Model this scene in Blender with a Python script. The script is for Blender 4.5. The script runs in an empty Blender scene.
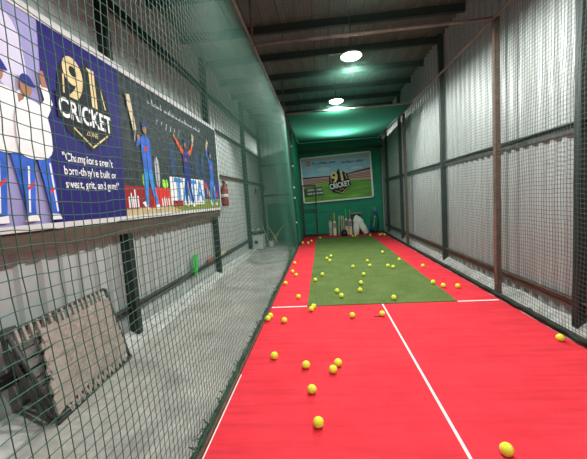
import bpy, bmesh, math, random
import numpy as np
from mathutils import Vector, Matrix, noise
random.seed(7)
C = bpy.context.scene.collection
PI = math.pi

# ------------------------------------------------------------------ camera
F_PX = 326.612
RW = Matrix(((0.9941083, 0.0569313, 0.0922361), (0.0865307, 0.0956392, -0.9916479), (-0.0652772, 0.9937867, 0.0901494)))
cd = bpy.data.cameras.new('camera'); cam = bpy.data.objects.new('camera', cd); C.objects.link(cam)
cd.sensor_fit = 'HORIZONTAL'; cd.sensor_width = 36.0; cd.lens = 36.0 * F_PX / 587.0
cd.clip_start = 0.02; cd.clip_end = 100
cam.matrix_world = Matrix.Translation((0, 0, 1.4)) @ RW.to_4x4()
bpy.context.scene.camera = cam

# ------------------------------------------------------------------ world and exposure
w = bpy.data.worlds.new('world'); bpy.context.scene.world = w; w.use_nodes = True
w.node_tree.nodes['Background'].inputs[0].default_value = (0.9, 0.95, 1.0, 1)
w.node_tree.nodes['Background'].inputs[1].default_value = 0.02
vs = bpy.context.scene.view_settings
vs.view_transform = 'Standard'; vs.look = 'None'; vs.gamma = 1.0; vs.use_curve_mapping = False
vs.exposure = 0.0
LAMP_W = 70.0
LAMP_Z = 3.50
LAMPS = [(0.55, 0.50, LAMP_Z), (0.56, 2.90, LAMP_Z), (0.57, 5.32, LAMP_Z), (0.44, 7.64, LAMP_Z), (0.60, 10.0, 3.80)]
LAMP_COL = (0.94, 1.0, 0.95)

# ------------------------------------------------------------------ places (metres; the lane runs along +Y)
XL, XR = -0.76, 2.13          # lane nets
WL, WR = -2.22, 2.37          # building walls
YB, YF = 12.3, -3.0          # back wall, wall behind the camera
NZ = 3.38                     # height of the cage
RZ = 4.25                     # roof

# ------------------------------------------------------------------ materials
MATS = {}
def mat(name, col, rough=0.6, metal=0.0, var=0.0, vscale=6.0, bump=0.0, bscale=60.0, emit=None, estr=0.0, col2=None, stretch=(1,1,1), trans=0.0, spec=0.5):
    if name in MATS: return MATS[name]
    m = bpy.data.materials.new(name); m.use_nodes = True
    nt = m.node_tree; b = nt.nodes['Principled BSDF']
    b.inputs['Roughness'].default_value = rough
    b.inputs['Metallic'].default_value = metal
    b.inputs['Specular IOR Level'].default_value = spec
    if trans: b.inputs['Transmission Weight'].default_value = trans
    tc = nt.nodes.new('ShaderNodeTexCoord'); mp = nt.nodes.new('ShaderNodeMapping')
    mp.inputs['Scale'].default_value = stretch
    nt.links.new(tc.outputs['Object'], mp.inputs['Vector'])
    if var > 0 or col2:
        n = nt.nodes.new('ShaderNodeTexNoise'); n.inputs['Scale'].default_value = vscale; n.inputs['Detail'].default_value = 5
        n.inputs['Roughness'].default_value = 0.65
        nt.links.new(mp.outputs[0], n.inputs['Vector'])
        r = nt.nodes.new('ShaderNodeValToRGB'); r.color_ramp.elements[0].position = 0.32; r.color_ramp.elements[1].position = 0.68
        a = [c * (1 - var) for c in col]; z = list(col2) if col2 else [min(1, c * (1 + var)) for c in col]
        r.color_ramp.elements[0].color = (*a, 1); r.color_ramp.elements[1].color = (*z, 1)
        nt.links.new(n.outputs['Fac'], r.inputs['Fac']); nt.links.new(r.outputs['Color'], b.inputs['Base Color'])
    else:
        b.inputs['Base Color'].default_value = (*col, 1)
    if bump > 0:
        n2 = nt.nodes.new('ShaderNodeTexNoise'); n2.inputs['Scale'].default_value = bscale; n2.inputs['Detail'].default_value = 3
        nt.links.new(mp.outputs[0], n2.inputs['Vector'])
        bp = nt.nodes.new('ShaderNodeBump'); bp.inputs['Strength'].default_value = bump; bp.inputs['Distance'].default_value = 0.01
        nt.links.new(n2.outputs['Fac'], bp.inputs['Height']); nt.links.new(bp.outputs['Normal'], b.inputs['Normal'])
    if emit:
        b.inputs['Emission Color'].default_value = (*emit, 1); b.inputs['Emission Strength'].default_value = estr
    MATS[name] = m
    return m

def floor_mat():
    m = mat('worn_concrete', (0.50, 0.46, 0.42), 0.75, var=0.22, vscale=1.6, bump=0.25, bscale=40)
    nt = m.node_tree; b = nt.nodes['Principled BSDF']
    base = b.inputs['Base Color'].links[0].from_socket
    tc = nt.nodes.new('ShaderNodeTexCoord')
    # fine grit and dark oil stains with a shape of their own
    n = nt.nodes.new('ShaderNodeTexNoise'); n.inputs['Scale'].default_value = 22; n.inputs['Detail'].default_value = 8
    nt.links.new(tc.outputs['Object'], n.inputs['Vector'])
    mr = nt.nodes.new('ShaderNodeMapRange'); mr.inputs['From Min'].default_value = 0.3; mr.inputs['From Max'].default_value = 0.7
    mr.inputs['To Min'].default_value = 0.8; mr.inputs['To Max'].default_value = 1.12
    nt.links.new(n.outputs['Fac'], mr.inputs['Value'])
    mx = nt.nodes.new('ShaderNodeMix'); mx.data_type = 'RGBA'; mx.blend_type = 'MULTIPLY'; mx.inputs['Factor'].default_value = 1
    nt.links.new(base, mx.inputs['A']); nt.links.new(mr.outputs[0], mx.inputs['B'])
    s = nt.nodes.new('ShaderNodeTexNoise'); s.inputs['Scale'].default_value = 0.9; s.inputs['Detail'].default_value = 4; s.inputs['Distortion'].default_value = 1.2
    nt.links.new(tc.outputs['Object'], s.inputs['Vector'])
    sr = nt.nodes.new('ShaderNodeValToRGB'); sr.color_ramp.elements[0].position = 0.33; sr.color_ramp.elements[1].position = 0.45
    sr.color_ramp.elements[0].color = (0.55, 0.55, 0.57, 1); sr.color_ramp.elements[1].color = (1, 1, 1, 1)
    nt.links.new(s.outputs['Fac'], sr.inputs['Fac'])
    m2 = nt.nodes.new('ShaderNodeMix'); m2.data_type = 'RGBA'; m2.blend_type = 'MULTIPLY'; m2.inputs['Factor'].default_value = 0.85
    nt.links.new(mx.outputs['Result'], m2.inputs['A']); nt.links.new(sr.outputs['Color'], m2.inputs['B'])
    nt.links.new(m2.outputs['Result'], b.inputs['Base Color'])
    return m

def carpet_mat(name, c1, c2, ridge, fib):
    # needle-punch carpet: fine fibres plus faint cross ridges
    m = mat(name, c1, 0.95, var=0.0, col2=c2, vscale=3.0, spec=0.15)
    nt = m.node_tree; b = nt.nodes['Principled BSDF']
    tc = nt.nodes.new('ShaderNodeTexCoord')
    mp = nt.nodes.new('ShaderNodeMapping'); mp.inputs['Scale'].default_value = ridge
    nt.links.new(tc.outputs['Object'], mp.inputs['Vector'])
    n = nt.nodes.new('ShaderNodeTexNoise'); n.inputs['Scale'].default_value = 1.0; n.inputs['Detail'].default_value = 3
    nt.links.new(mp.outputs[0], n.inputs['Vector'])
    n2 = nt.nodes.new('ShaderNodeTexNoise'); n2.inputs['Scale'].default_value = fib; n2.inputs['Detail'].default_value = 2
    nt.links.new(tc.outputs['Object'], n2.inputs['Vector'])
    ad = nt.nodes.new('ShaderNodeMath'); ad.operation = 'MULTIPLY_ADD'; ad.inputs[1].default_value = 0.55
    nt.links.new(n2.outputs['Fac'], ad.inputs[0]); nt.links.new(n.outputs['Fac'], ad.inputs[2])
    bp = nt.nodes.new('ShaderNodeBump'); bp.inputs['Strength'].default_value = 0.5; bp.inputs['Distance'].default_value = 0.012
    nt.links.new(ad.outputs[0], bp.inputs['Height']); nt.links.new(bp.outputs['Normal'], b.inputs['Normal'])
    base = b.inputs['Base Color'].links[0].from_socket
    mr = nt.nodes.new('ShaderNodeMapRange'); mr.inputs['From Min'].default_value = 0.6; mr.inputs['From Max'].default_value = 0.95
    mr.inputs['To Min'].default_value = 0.88; mr.inputs['To Max'].default_value = 1.09
    nt.links.new(ad.outputs[0], mr.inputs['Value'])
    mx = nt.nodes.new('ShaderNodeMix'); mx.data_type = 'RGBA'; mx.blend_type = 'MULTIPLY'; mx.inputs['Factor'].default_value = 1
    nt.links.new(base, mx.inputs['A']); nt.links.new(mr.outputs[0], mx.inputs['B'])
    nt.links.new(mx.outputs['Result'], b.inputs['Base Color'])
    return m

M_sheet = mat('galvanised_sheet', (0.45, 0.465, 0.457), 0.42, 0.15, var=0.07, vscale=3.0, stretch=(1, 1, 0.25))
M_roof = mat('roof_sheet', (0.13, 0.12, 0.108), 0.6, 0.0, var=0.12, vscale=2.0)
M_black = mat('black_steel', (0.014, 0.015, 0.015), 0.5, 0.0, var=0.3, vscale=8)
M_rail = mat('dark_grey_steel', (0.05, 0.047, 0.044), 0.55, var=0.3, vscale=6)
M_rust = mat('rusty_steel', (0.13, 0.06, 0.04), 0.7, var=0.4, vscale=14, bump=0.3)
M_pipe = mat('tan_primed_pipe', (0.21, 0.18, 0.145), 0.6, 0.1, var=0.3, vscale=5)
M_net = mat('green_netting_cord', (0.026, 0.115, 0.077), 0.55)
M_netdark = mat('dark_green_netting_cord', (0.025, 0.07, 0.055), 0.6)
M_rope = mat('dark_green_bundled_net', (0.010, 0.018, 0.012), 0.85, col2=(0.05, 0.14, 0.075), vscale=28, bump=1.0, bscale=90)
M_roofnet = mat('overhead_netting_cord', (0.035, 0.075, 0.058), 0.95, spec=0.0)
M_cloth = mat('green_cloth', (0.005, 0.22, 0.125), 0.75, var=0.14, vscale=2.5, bump=0.15, bscale=30)
M_floor = floor_mat()
M_cement = mat('pale_cement', (0.56, 0.54, 0.51), 0.9, var=0.3, vscale=9, bump=0.7, bscale=30)
M_red = carpet_mat('red_carpet', (0.75, 0.034, 0.052), (0.80, 0.046, 0.066), (1.3, 16, 1), 160)
M_turf = carpet_mat('green_turf', (0.095, 0.14, 0.038), (0.14, 0.195, 0.058), (40, 14, 1), 120)
M_line = mat('white_line_paint', (0.85, 0.82, 0.80), 0.7)
M_wood = mat('pale_willow', (0.62, 0.43, 0.25), 0.5, var=0.15, vscale=10, stretch=(4, 4, 0.5))
M_stump = mat('stump_wood', (0.58, 0.47, 0.30), 0.5, var=0.1)
M_white = mat('white_leather', (0.80, 0.79, 0.75), 0.55, var=0.04)
M_ball = mat('yellow_green_felt', (0.82, 0.88, 0.05), 0.85, var=0.05, vscale=50, bump=0.3, bscale=250)
M_seam = mat('pale_seam', (0.88, 0.9, 0.45), 0.8)

# ------------------------------------------------------------------ helpers
class MB:
    """collects shapes into one mesh"""
    def __init__(s): s.v = []; s.f = []
    def add(s, V, F):
        o = len(s.v); s.v += [tuple(p) for p in V]; s.f += [tuple(i + o for i in q) for q in F]; return s
    def box(s, a, b, M=None):
        (x0, y0, z0), (x1, y1, z1) = a, b
        V = [Vector(p) for p in ((x0,y0,z0),(x1,y0,z0),(x1,y1,z0),(x0,y1,z0),(x0,y0,z1),(x1,y0,z1),(x1,y1,z1),(x0,y1,z1))]
        if M: V = [M @ p for p in V]
        return s.add(V, [(0,3,2,1),(4,5,6,7),(0,1,5,4),(1,2,6,5),(2,3,7,6),(3,0,4,7)])
    def tube(s, pts, r, n=8, cap=True):
        pts = [Vector(p) for p in pts]; R = r if isinstance(r, (list, tuple)) else [r] * len(pts)
        rings = []; up = None
        for i, p in enumerate(pts):
            t = (pts[min(i+1, len(pts)-1)] - pts[max(i-1, 0)])
            if t.length < 1e-9: t = Vector((0,0,1))
            t.normalize()
            if up is None:
                up = Vector((0,0,1)) if abs(t.z) < 0.9 else Vector((1,0,0))
            a = t.cross(up)
            if a.length < 1e-6: a = t.orthogonal()
            a.normalize(); b = a.cross(t).normalized(); up = b
            rings.append([p + (a * math.cos(2*PI*k/n) + b * math.sin(2*PI*k/n)) * R[i] for k in range(n)])
        V = [q for ring in rings for q in ring]; F = []
        for i in range(len(rings)-1):
            for k in range(n):
                F.append((i*n+k, (i+1)*n+k, (i+1)*n+(k+1)%n, i*n+(k+1)%n))
        if cap: F.append(tuple(range(n))); F.append(tuple(reversed(range((len(rings)-1)*n, len(rings)*n))))
        return s.add(V, F)
    def lathe(s, prof, n=20, M=None):
        V = []; F = []
        for (r, z) in prof:
            for k in range(n):
                p = Vector((r*math.cos(2*PI*k/n), r*math.sin(2*PI*k/n), z)); V.append(M @ p if M else p)
        for i in range(len(prof)-1):
            for k in range(n): F.append((i*n+k, i*n+(k+1)%n, (i+1)*n+(k+1)%n, (i+1)*n+k))
        if prof[0][0] > 1e-5: F.append(tuple(reversed(range(n))))
        if prof[-1][0] > 1e-5: F.append(tuple(range((len(prof)-1)*n, len(prof)*n)))
        return s.add(V, F)
    def ball(s, c, r, n=16, m=10, sc=(1,1,1), M=None):
        V = []; F = []
        for i in range(m+1):
            a = PI * i / m
            for k in range(n):
                t = 2*PI*k/n
                p = Vector((math.sin(a)*math.cos(t)*r*sc[0], math.sin(a)*math.sin(t)*r*sc[1], -math.cos(a)*r*sc[2]))
                if M: p = M @ p
                V.append(p + Vector(c))
        for i in range(m):
            for k in range(n): F.append((i*n+k, i*n+(k+1)%n, (i+1)*n+(k+1)%n, (i+1)*n+k))
        return s.add(V, F)
    def prism(s, poly, d0, d1, fr):
        """polygon (u,v) extruded from d0 to d1; fr(u,v,d) -> point"""
        n = len(poly)
        V = [fr(u, v, d0) for u, v in poly] + [fr(u, v, d1) for u, v in poly]
        F = [tuple(range(n)), tuple(reversed(range(n, 2*n)))] + [(i, i+n, (i+1)%n+n, (i+1)%n) for i in range(n)]
        return s.add(V, F)
    def build(s, name, m, parent=None, smooth=False, bevel=0.0, merge=False):
        me = bpy.data.meshes.new(name); me.from_pydata([tuple(p) for p in s.v], [], s.f); me.validate()
        bm = bmesh.new(); bm.from_mesh(me)
        if merge: bmesh.ops.remove_doubles(bm, verts=bm.verts, dist=1e-5)
        bmesh.ops.recalc_face_normals(bm, faces=bm.faces); bm.to_mesh(me); bm.free()
        me.materials.append(m)
        if smooth:
            for p in me.polygons: p.use_smooth = True
        o = bpy.data.objects.new(name, me); C.objects.link(o)
        if parent: o.parent = parent
        if bevel:
            b = o.modifiers.new('bevel', 'BEVEL'); b.width = bevel; b.segments = 2; b.limit_method = 'ANGLE'
        return o

def tag(o, label, cat, group=None, kind=None):
    o['label'] = label; o['category'] = cat
    if group: o['group'] = group
    if kind: o['kind'] = kind
    return o
def struct(o): o['kind'] = 'structure'; return o
def thing(name, label, cat, loc=(0,0,0), rot=(0,0,0), group=None):
    o = bpy.data.objects.new(name, None); C.objects.link(o); o.empty_display_size = 0.1
    o.location = loc; o.rotation_euler = rot
    return tag(o, label, cat, group)

def copy_tree(o):
    c = o.copy(); C.objects.link(c)
    for ch in list(o.children):
        d = ch.copy(); C.objects.link(d); d.parent = c
        for g in list(ch.children):
            e = g.copy(); C.objects.link(e); e.parent = d
    return c

# ------------------------------------------------------------------ the building
def corrugated(name, y0, y1, z0, z1, fr, period=0.2, depth=0.028, m=M_sheet, thick=0.004):
    """trapezoid-ribbed sheet; fr(s, z, d)"""
    prof = []; s = y0
    while s < y1:
        for t, d in ((0, 0), (0.52, 0), (0.62, 1), (0.90, 1)):
            prof.append((min(s + t*period, y1), d*depth))
        s += period
    prof.append((y1, 0))
    mb = MB(); n = len(prof)
    V = [fr(a, z0, d) for a, d in prof] + [fr(a, z1, d) for a, d in prof] + [fr(a, z0, d-thick) for a, d in prof] + [fr(a, z1, d-thick) for a, d in prof]
    F = []
    for i in range(n-1):
        F.append((i, i+1, n+i+1, n+i)); F.append((2*n+i, 3*n+i, 3*n+i+1, 2*n+i+1))
        F.append((i, 2*n+i, 2*n+i+1, i+1)); F.append((n+i, n+i+1, 3*n+i+1, 3*n+i))
    mb.add(V, F)
    return struct(mb.build(name, m))
corrugated('wall_left', YF, YB+0.05, 0, RZ, lambda s, z, d: (WL + d, s, z))
corrugated('wall_right', YF, YB+0.05, 0, RZ, lambda s, z, d: (WR - d, s, z), period=0.17)
corrugated('wall_back', WL, WR, 0, RZ, lambda s, z, d: (s, YB + 0.12 - d, z))
corrugated('wall_front', WL, WR, 0, RZ, lambda s, z, d: (s, YF + d, z))
corrugated('ceiling', WL, WR, YF, YB+0.1, lambda s, z, d: (s, z, RZ - d), period=0.26, depth=0.03, m=M_roof)
struct(MB().box((WL-0.1, YF-0.1, -0.1), (WR+0.1, YB+0.2, 0)).build('floor', M_floor))
# cement fillets along the foot of both walls
def fillet(name, x, sx, wd, h):
    mb = MB(); n = 240; rows = []
    for i in range(n+1):
        y = YF + (YB-YF)*i/n
        k = 1 + 0.35*noise.noise(Vector((x*3, y*2.1, 0)))
        j = 1 + 0.5*noise.noise(Vector((x*3, y*7.1, 5)))
        rows.append([(x, y, 0), (x, y, h*k), (x+sx*wd*0.35, y, h*0.75*j), (x+sx*wd*k, y, 0.0)])
    V = [p for r in rows for p in r]; F = []
    for i in range(n):
        for q in range(4): F.append((i*4+q, (i+1)*4+q, (i+1)*4+(q+1)%4, i*4+(q+1)%4))
    return struct(mb.add(V, F).build(name, M_cement))
fillet('trim_1', WL+0.03, 1, 0.22, 0.07)
fillet('trim_2', WR-0.03, -1, 0.13, 0.11)
tn = 3
def trim(mb, m, bevel=0):
    global tn
    o = struct(mb.build('trim_%d' % tn, m, bevel=bevel)); tn += 1; return o
# columns (steel channels)
for y in (-2.6, 0.35, 3.36, 6.34, 9.3, 11.75):
    trim(MB().box((WL+0.03, y-0.045, 0), (WL+0.13, y+0.045, RZ-0.04)), M_black, 0.006)
for y in (-2.9, 0.2, 3.14, 6.45, 9.75, 11.75):
    trim(MB().box((WR-0.11, y-0.035, 0), (WR-0.03, y+0.04, RZ-0.04)), M_black, 0.006)
# girts: angle sections along both walls
def girt(x, sx, z, m, h=0.05, y0=YF, y1=YB):
    mb = MB().box((min(x, x+sx*0.012), y0, z-h), (max(x, x+sx*0.012), y1, z+h)).box((min(x, x+sx*0.05), y0, z+h-0.012), (max(x, x+sx*0.05), y1, z+h))
    return trim(mb, m)
girt(WL+0.035, 1, 0.31, M_rail, 0.045)
girt(WL+0.035, 1, 2.0, M_rust, 0.04)
girt(WL+0.035, 1, 2.96, M_rail, 0.03)
girt(WL+0.035, 1, 3.62, M_black, 0.05)
girt(WR-0.035, -1, 0.25, M_rust, 0.05)
girt(WR-0.035, -1, 1.89, M_rail, 0.045)
# back wall girts of the aisle bay
for z in (1.62, 2.75):
    trim(MB().box((WL, YB+0.02, z-0.035), (XL-0.1, YB+0.08, z+0.035)), M_rail)
# roof purlins
for k in range(-8, 7):
    y = 5.52 + 1.035*k
    if y < YF+0.1 or y > YB: continue
    trim(MB().box((WL+0.03, y-0.035, RZ-0.15), (WR-0.03, y+0.035, RZ-0.032)), M_black)
# green cloth over the back wall of the lane and low down in the aisle
def clothwall(name, x0, x1, z0, z1, y, label):
    mb = MB(); nx, nz = 50, int((z1-z0)/0.025)
    V = []; F = []
    for j in range(nz+1):
        z = z0 + (z1-z0)*j/nz
        seam = 0.012*max(0, 1-abs(((z/0.33) % 1)-0.5)*14)
        for i in range(nx+1):
            x = x0 + (x1-x0)*i/nx
            V.append((x, y + seam + 0.008*noise.noise(Vector((x*2, z*2.5, 0))), z))
    for j in range(nz):
        for i in range(nx):
            a = j*(nx+1)+i; F.append((a, a+1, a+nx+2, a+nx+1))
    o = mb.add(V, F).build(name, M_cloth, smooth=True)
    s = o.modifiers.new('solid', 'SOLIDIFY'); s.thickness = 0.006
    return tag(o, label, 'cloth')
clothwall('backdrop_cloth', XL-0.06, WR-0.16, 0.03, 3.52, YB-0.02, 'green cloth backdrop covering the end wall behind the banner and bats')
clothwall('backdrop_cloth', WL+0.15, XL-0.09, 0.02, 1.3, YB-0.01, 'low green cloth covering the foot of the grey side-aisle end wall')
M_dkgreen = mat('dark_green_steel', (0.006, 0.06, 0.04), 0.5, var=0.2)
trim(MB().box((XL, YB-0.09, 3.06), (WR-0.14, YB-0.035, 3.17)), M_dkgreen)
trim(MB().box((XL, YB-0.09, 0.0), (WR-0.14, YB-0.04, 0.07)), M_black)

# ------------------------------------------------------------------ mats and lines on the floor
tag(MB().box((XL+0.015, YF+0.05, 0.0), (XR-0.01, YB-0.1, 0.006)).build('red_carpet', M_red), 'bright red carpet covering the floor of the caged lane', 'carpet')
tag(MB().box((-0.27, 4.14, 0.006), (1.61, 11.3, 0.016)).build('green_turf_mat', M_turf), 'green artificial turf strip laid on the far half of the red lane', 'mat')
def line(x0, y0, x1, y1, label):
    tag(MB().box((x0, y0, 0.006), (x1, y1, 0.0085)).build('painted_line', M_line), label, 'line', 'white lines on the red carpet')
line(0.680, YF+0.2, 0.698, 4.135, 'long white line running down the middle of the near red carpet')
line(XL+0.02, 4.135, -0.275, 4.165, 'short white crossline on red carpet left of the green turf corner')
line(1.615, 4.125, XR-0.03, 4.155, 'short white crossline on red carpet right of the green turf corner')
line(XL+0.018, YF+0.2, XL+0.025, 2.5, 'thin white edge line beside the foot of the left net')

# ------------------------------------------------------------------ nets
def net_object(name, O, U, V, nu, nv, cell, m, disp, r=0.0017, knots=None, label='', parent=None):
    """knotted square-mesh netting: one triangular cord per row and per column, all nodes shared"""
    O, U, V = (np.array(a, float) for a in (O, U, V)); N = np.cross(U, V)
    i, j = np.meshgrid(np.arange(nu+1), np.arange(nv+1), indexing='ij')
    P = O + i[..., None]*cell*U + j[..., None]*cell*V
    du, dv, dn = disp(i*cell, j*cell, i, j)
    P = P + du[..., None]*U + dv[..., None]*V + dn[..., None]*N
    verts = []; quads = []; base = 0
    def strands(Q, side):
        nonlocal base
        S, T, _ = Q.shape
        offs = [(math.cos(a), math.sin(a)) for a in (PI/2, PI/2+2*PI/3, PI/2+4*PI/3)]
        W = np.stack([Q + r*(c*side + s*N) for c, s in offs], axis=2)     # S,T,3,3
        verts.append(W.reshape(-1, 3))
        idx = base + np.arange(S*T*3).reshape(S, T, 3)
        for k in range(3):
            a = idx[:, :-1, k]; b = idx[:, 1:, k]; c = idx[:, 1:, (k+1) % 3]; d = idx[:, :-1, (k+1) % 3]
            quads.append(np.stack([a, b, c, d], axis=-1).reshape(-1, 4))
        base += S*T*3
    strands(P, U)                       # cords running along V
    strands(P.transpose(1, 0, 2), V)    # cords running along U
    if knots is not None:
        K = P[knots(i*cell, j*cell)]
        kr = r*2.1
        D = np.array([U, V, -U, -V, N, -N])*kr
        W = (K[:, None, :] + D[None]).reshape(-1, 3); verts.append(W)
        b0 = base + 6*np.arange(len(K))[:, None]
        for q in ((0,1,4),(1,2,4),(2,3,4),(3,0,4),(1,0,5),(2,1,5),(3,2,5),(0,3,5)):
            quads.append(np.concatenate([b0+q[0], b0+q[1], b0+q[2], b0+q[2]], axis=1)[:, :3])
        base += 6*len(K)
    Vv = np.concatenate(verts)
    loops = []; starts = []; tot = 0
    for q in quads:
        n = q.shape[1]; loops.append(q.reshape(-1)); starts.append(tot + n*np.arange(len(q))); tot += q.size
    loops = np.concatenate(loops); starts = np.concatenate(starts)
    me = bpy.data.meshes.new(name)
    me.vertices.add(len(Vv)); me.vertices.foreach_set('co', Vv.astype(np.float32).ravel())
    me.loops.add(len(loops)); me.loops.foreach_set('vertex_index', loops.astype(np.int32))
    me.polygons.add(len(starts)); me.polygons.foreach_set('loop_start', starts.astype(np.int32))
    me.update(calc_edges=True); me.validate()
    me.materials.append(m)
    o = bpy.data.objects.new(name, me); C.objects.link(o)
    if parent: o.parent = parent
    return o
CELL = 0.0395
rng = np.random.RandomState(3)
def disp_side(amp_n, seed, H):
    def f(u, v, i, j):
        g = np.random.RandomState(seed)
        env = np.clip(v*(H-v)*1.5, 0, 1)
        dn = amp_n*env*(np.sin(u*1.1+seed)+0.6*np.sin(u*2.3+v*1.3)+0.5*np.sin(v*2.1+1))
        du = 0.012*np.sin(v*3.0+u*0.9)+0.006*np.sin(v*7+u*3) + g.uniform(-0.0022, 0.0022, u.shape)
        dv = 0.012*np.sin(u*3.1+v*1.1)+0.004*np.sin(u*11) + g.uniform(-0.0022, 0.0022, u.shape)
        return du, dv*env, dn
    return f
nv = int(NZ/CELL)
# left: faces +X
t = thing('side_net', 'green knotted net hanging between the red lane and the grey side aisle', 'net', (XL, 0, 0))
net_object('netting', (0, 0.0, 0.03), (0, 1, 0), (0, 0, 1), int(9.3/CELL), nv-1, CELL, M_net, disp_side(0.018, 1, NZ), r=0.0016, knots=lambda u, v: u < 5.5, parent=t)
mb = MB(); pts = []; 
for k in range(420):
    y = -0.2 + 9.6*k/419
    pts.append((-0.012+0.012*noise.noise(Vector((y*4, 0, 0))), y, 0.045+0.02*noise.noise(Vector((y*7, 3, 0)))))
mb.tube(pts, [0.015+0.010*noise.noise(Vector((p[1]*13, 1, 1))) for p in pts], 7)
for k in range(120):          # tufts of loose cord in the hem
    y = 0.2 + 9*random.random(); a = random.uniform(-1, 1)
    mb.tube([(-0.01, y, 0.03), (-0.03+0.03*a, y+0.03*random.uniform(-1, 1), 0.07), (0.0, y+0.05*random.uniform(-1, 1), 0.05+0.05*random.random())], 0.003, 4)
mb.build('gathered_hem', M_rope, t, smooth=True)
# right: faces -X
t = thing('side_net', 'dark net hanging along the right side of the lane before the corrugated wall', 'net', (XR, 0, 0))
net_object('netting', (0, 1.2, 0.03), (0, 1, 0), (0, 0, 1), int(10.5/CELL), nv-1, CELL, M_netdark, disp_side(0.015, 4, NZ), r=0.0020, parent=t)
mb = MB(); pts = []
for k in range(480):
    y = 1.0 + 10.7*k/479
    pts.append((0.0+0.02*noise.noise(Vector((y*4, 9, 0))), y, 0.055+0.02*noise.noise(Vector((y*7, 8, 0)))))
mb.tube(pts, [0.021+0.012*noise.noise(Vector((p[1]*9, 4, 1))) for p in pts], 7)
mb.build('gathered_hem', mat('black_green_bundled_net', (0.012, 0.03, 0.022), 0.85, var=0.6, vscale=40, bump=1.0, bscale=90), t, smooth=True)
# roof net
def disp_roof(u, v, i, j):
    g = np.random.RandomState(9)
    W = XR - XL
    sag = -0.05*np.clip(u*(W-u), 0, 9)/2.0 * np.abs(np.sin((v+1.2-4.27)*PI/3.4))
    return (0.01*np.sin(v*3+u)+g.uniform(-.002, .002, u.shape), 0.012*np.sin(u*3.3+v*2)+0.008*np.sin(u*7+v)+g.uniform(-.002, .002, u.shape), sag)
t = thing('roof_net', 'green net stretched overhead under the roof and lamps', 'net', (XL, 1.2, NZ+0.025))
net_object('netting', (0, 0, 0), (1, 0, 0), (0, 1, 0), int((XR-XL)/CELL), int(6.5/CELL), CELL, M_roofnet, disp_roof, r=0.0014, parent=t)
# rear part of the cage roof: closely woven shade net that lets lamp light glow through
m = bpy.data.materials.new('shade_netting'); m.use_nodes = True; nt = m.node_tree
b = nt.nodes['Principled BSDF']; b.inputs['Base Color'].default_value = (0.035, 0.12, 0.09, 1); b.inputs['Roughness'].default_value = 0.95; b.inputs['Specular IOR Level'].default_value = 0.0
tr = nt.nodes.new('ShaderNodeBsdfTranslucent'); tr.inputs[0].default_value = (0.035, 0.17, 0.11, 1)
tp = nt.nodes.new('ShaderNodeBsdfTransparent')
mx = nt.nodes.new('ShaderNodeMixShader'); mx.inputs[0].default_value = 0.5
m2 = nt.nodes.new('ShaderNodeMixShader')
nt.links.new(b.outputs[0], mx.inputs[1]); nt.links.new(tr.outputs[0], mx.inputs[2])
tc = nt.nodes.new('ShaderNodeTexCoord'); sp = nt.nodes.new('ShaderNodeSeparateXYZ'); nt.links.new(tc.outputs['Object'], sp.inputs[0])
fac = None
for ax in (0, 1):
    a = nt.nodes.new('ShaderNodeMath'); a.operation = 'MULTIPLY'; a.inputs[1].default_value = 1/0.03; nt.links.new(sp.outputs[ax], a.inputs[0])
    c = nt.nodes.new('ShaderNodeMath'); c.operation = 'FRACT'; nt.links.new(a.outputs[0], c.inputs[0])
    d = nt.nodes.new('ShaderNodeMath'); d.operation = 'LESS_THAN'; d.inputs[1].default_value = 1.1; nt.links.new(c.outputs[0], d.inputs[0])
    if fac is None: fac = d.outputs[0]
    else:
        e = nt.nodes.new('ShaderNodeMath'); e.operation = 'MAXIMUM'; nt.links.new(fac, e.inputs[0]); nt.links.new(d.outputs[0], e.inputs[1]); fac = e.outputs[0]
nt.links.new(fac, m2.inputs[0]); nt.links.new(tp.outputs[0], m2.inputs[1]); nt.links.new(mx.outputs[0], m2.inputs[2])
nt.links.new(m2.outputs[0], nt.nodes['Material Output'].inputs[0])
M_shade = m
mb = MB(); V = []; F = []; nx, ny = 30, 40
for j in range(ny+1):
    for i in range(nx+1):
        u = i/nx; q = j/ny; y = 7.72 + (YB-0.06-7.72)*q
        V.append((XL+0.03+(XR-XL-0.04)*u, y, NZ+0.02 - 0.14*math.sin(PI*u)*math.sin(PI*min(1, q*1.1)) + 0.05*q + 0.015*math.sin(9*q)*math.sin(5*u)))
for j in range(ny):
    for i in range(nx):
        a = j*(nx+1)+i; F.append((a, a+1, a+nx+2, a+nx+1))
tag(mb.add(V, F).build('shade_net', M_shade, smooth=True), 'close-woven green shade net sagging over the far end of the lane', 'net')
# green cloth panel on the far left side
mb = MB(); V = []; F = []; ny, nz = 50, 30
for j in range(nz+1):
    for i in range(ny+1):
        y = 9.36 + (YB-0.05-9.36)*i/ny; z = 0.02 + (NZ-0.04)*j/nz
        V.append((XL+0.01+0.02*math.sin(y*7+0.4*z)*(1-0.5*j/nz), y, z))
for j in range(nz):
    for i in range(ny):
        a = j*(ny+1)+i; F.append((a, a+1, a+ny+2, a+ny+1))
o = mb.add(V, F).build('side_cloth', M_cloth, smooth=True); s = o.modifiers.new('solid', 'SOLIDIFY'); s.thickness = 0.004
tag(o, 'green cloth panel closing the far left side of the lane beyond the net', 'cloth')
# loose net across the end of the side aisle, hanging in curved folds
def disp_fold(u, v, i, j):
    return (0.02*np.sin(v*5), -0.16*np.clip(u*(1.35-u)*2.0, 0, 1)*np.clip(v/1.3, 0, 1), 0.05*np.sin(u*9+v*2))
t = thing('loose_net', 'loose green net drooping in curves across the far end of the side aisle', 'net', (WL+0.12, 10.9, 0.02))
net_object('netting', (0, 0, 0), (1, 0, 0), (0, 0, 1), 31, 34, 0.0425, M_net, disp_fold, r=0.0022, parent=t)

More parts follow.
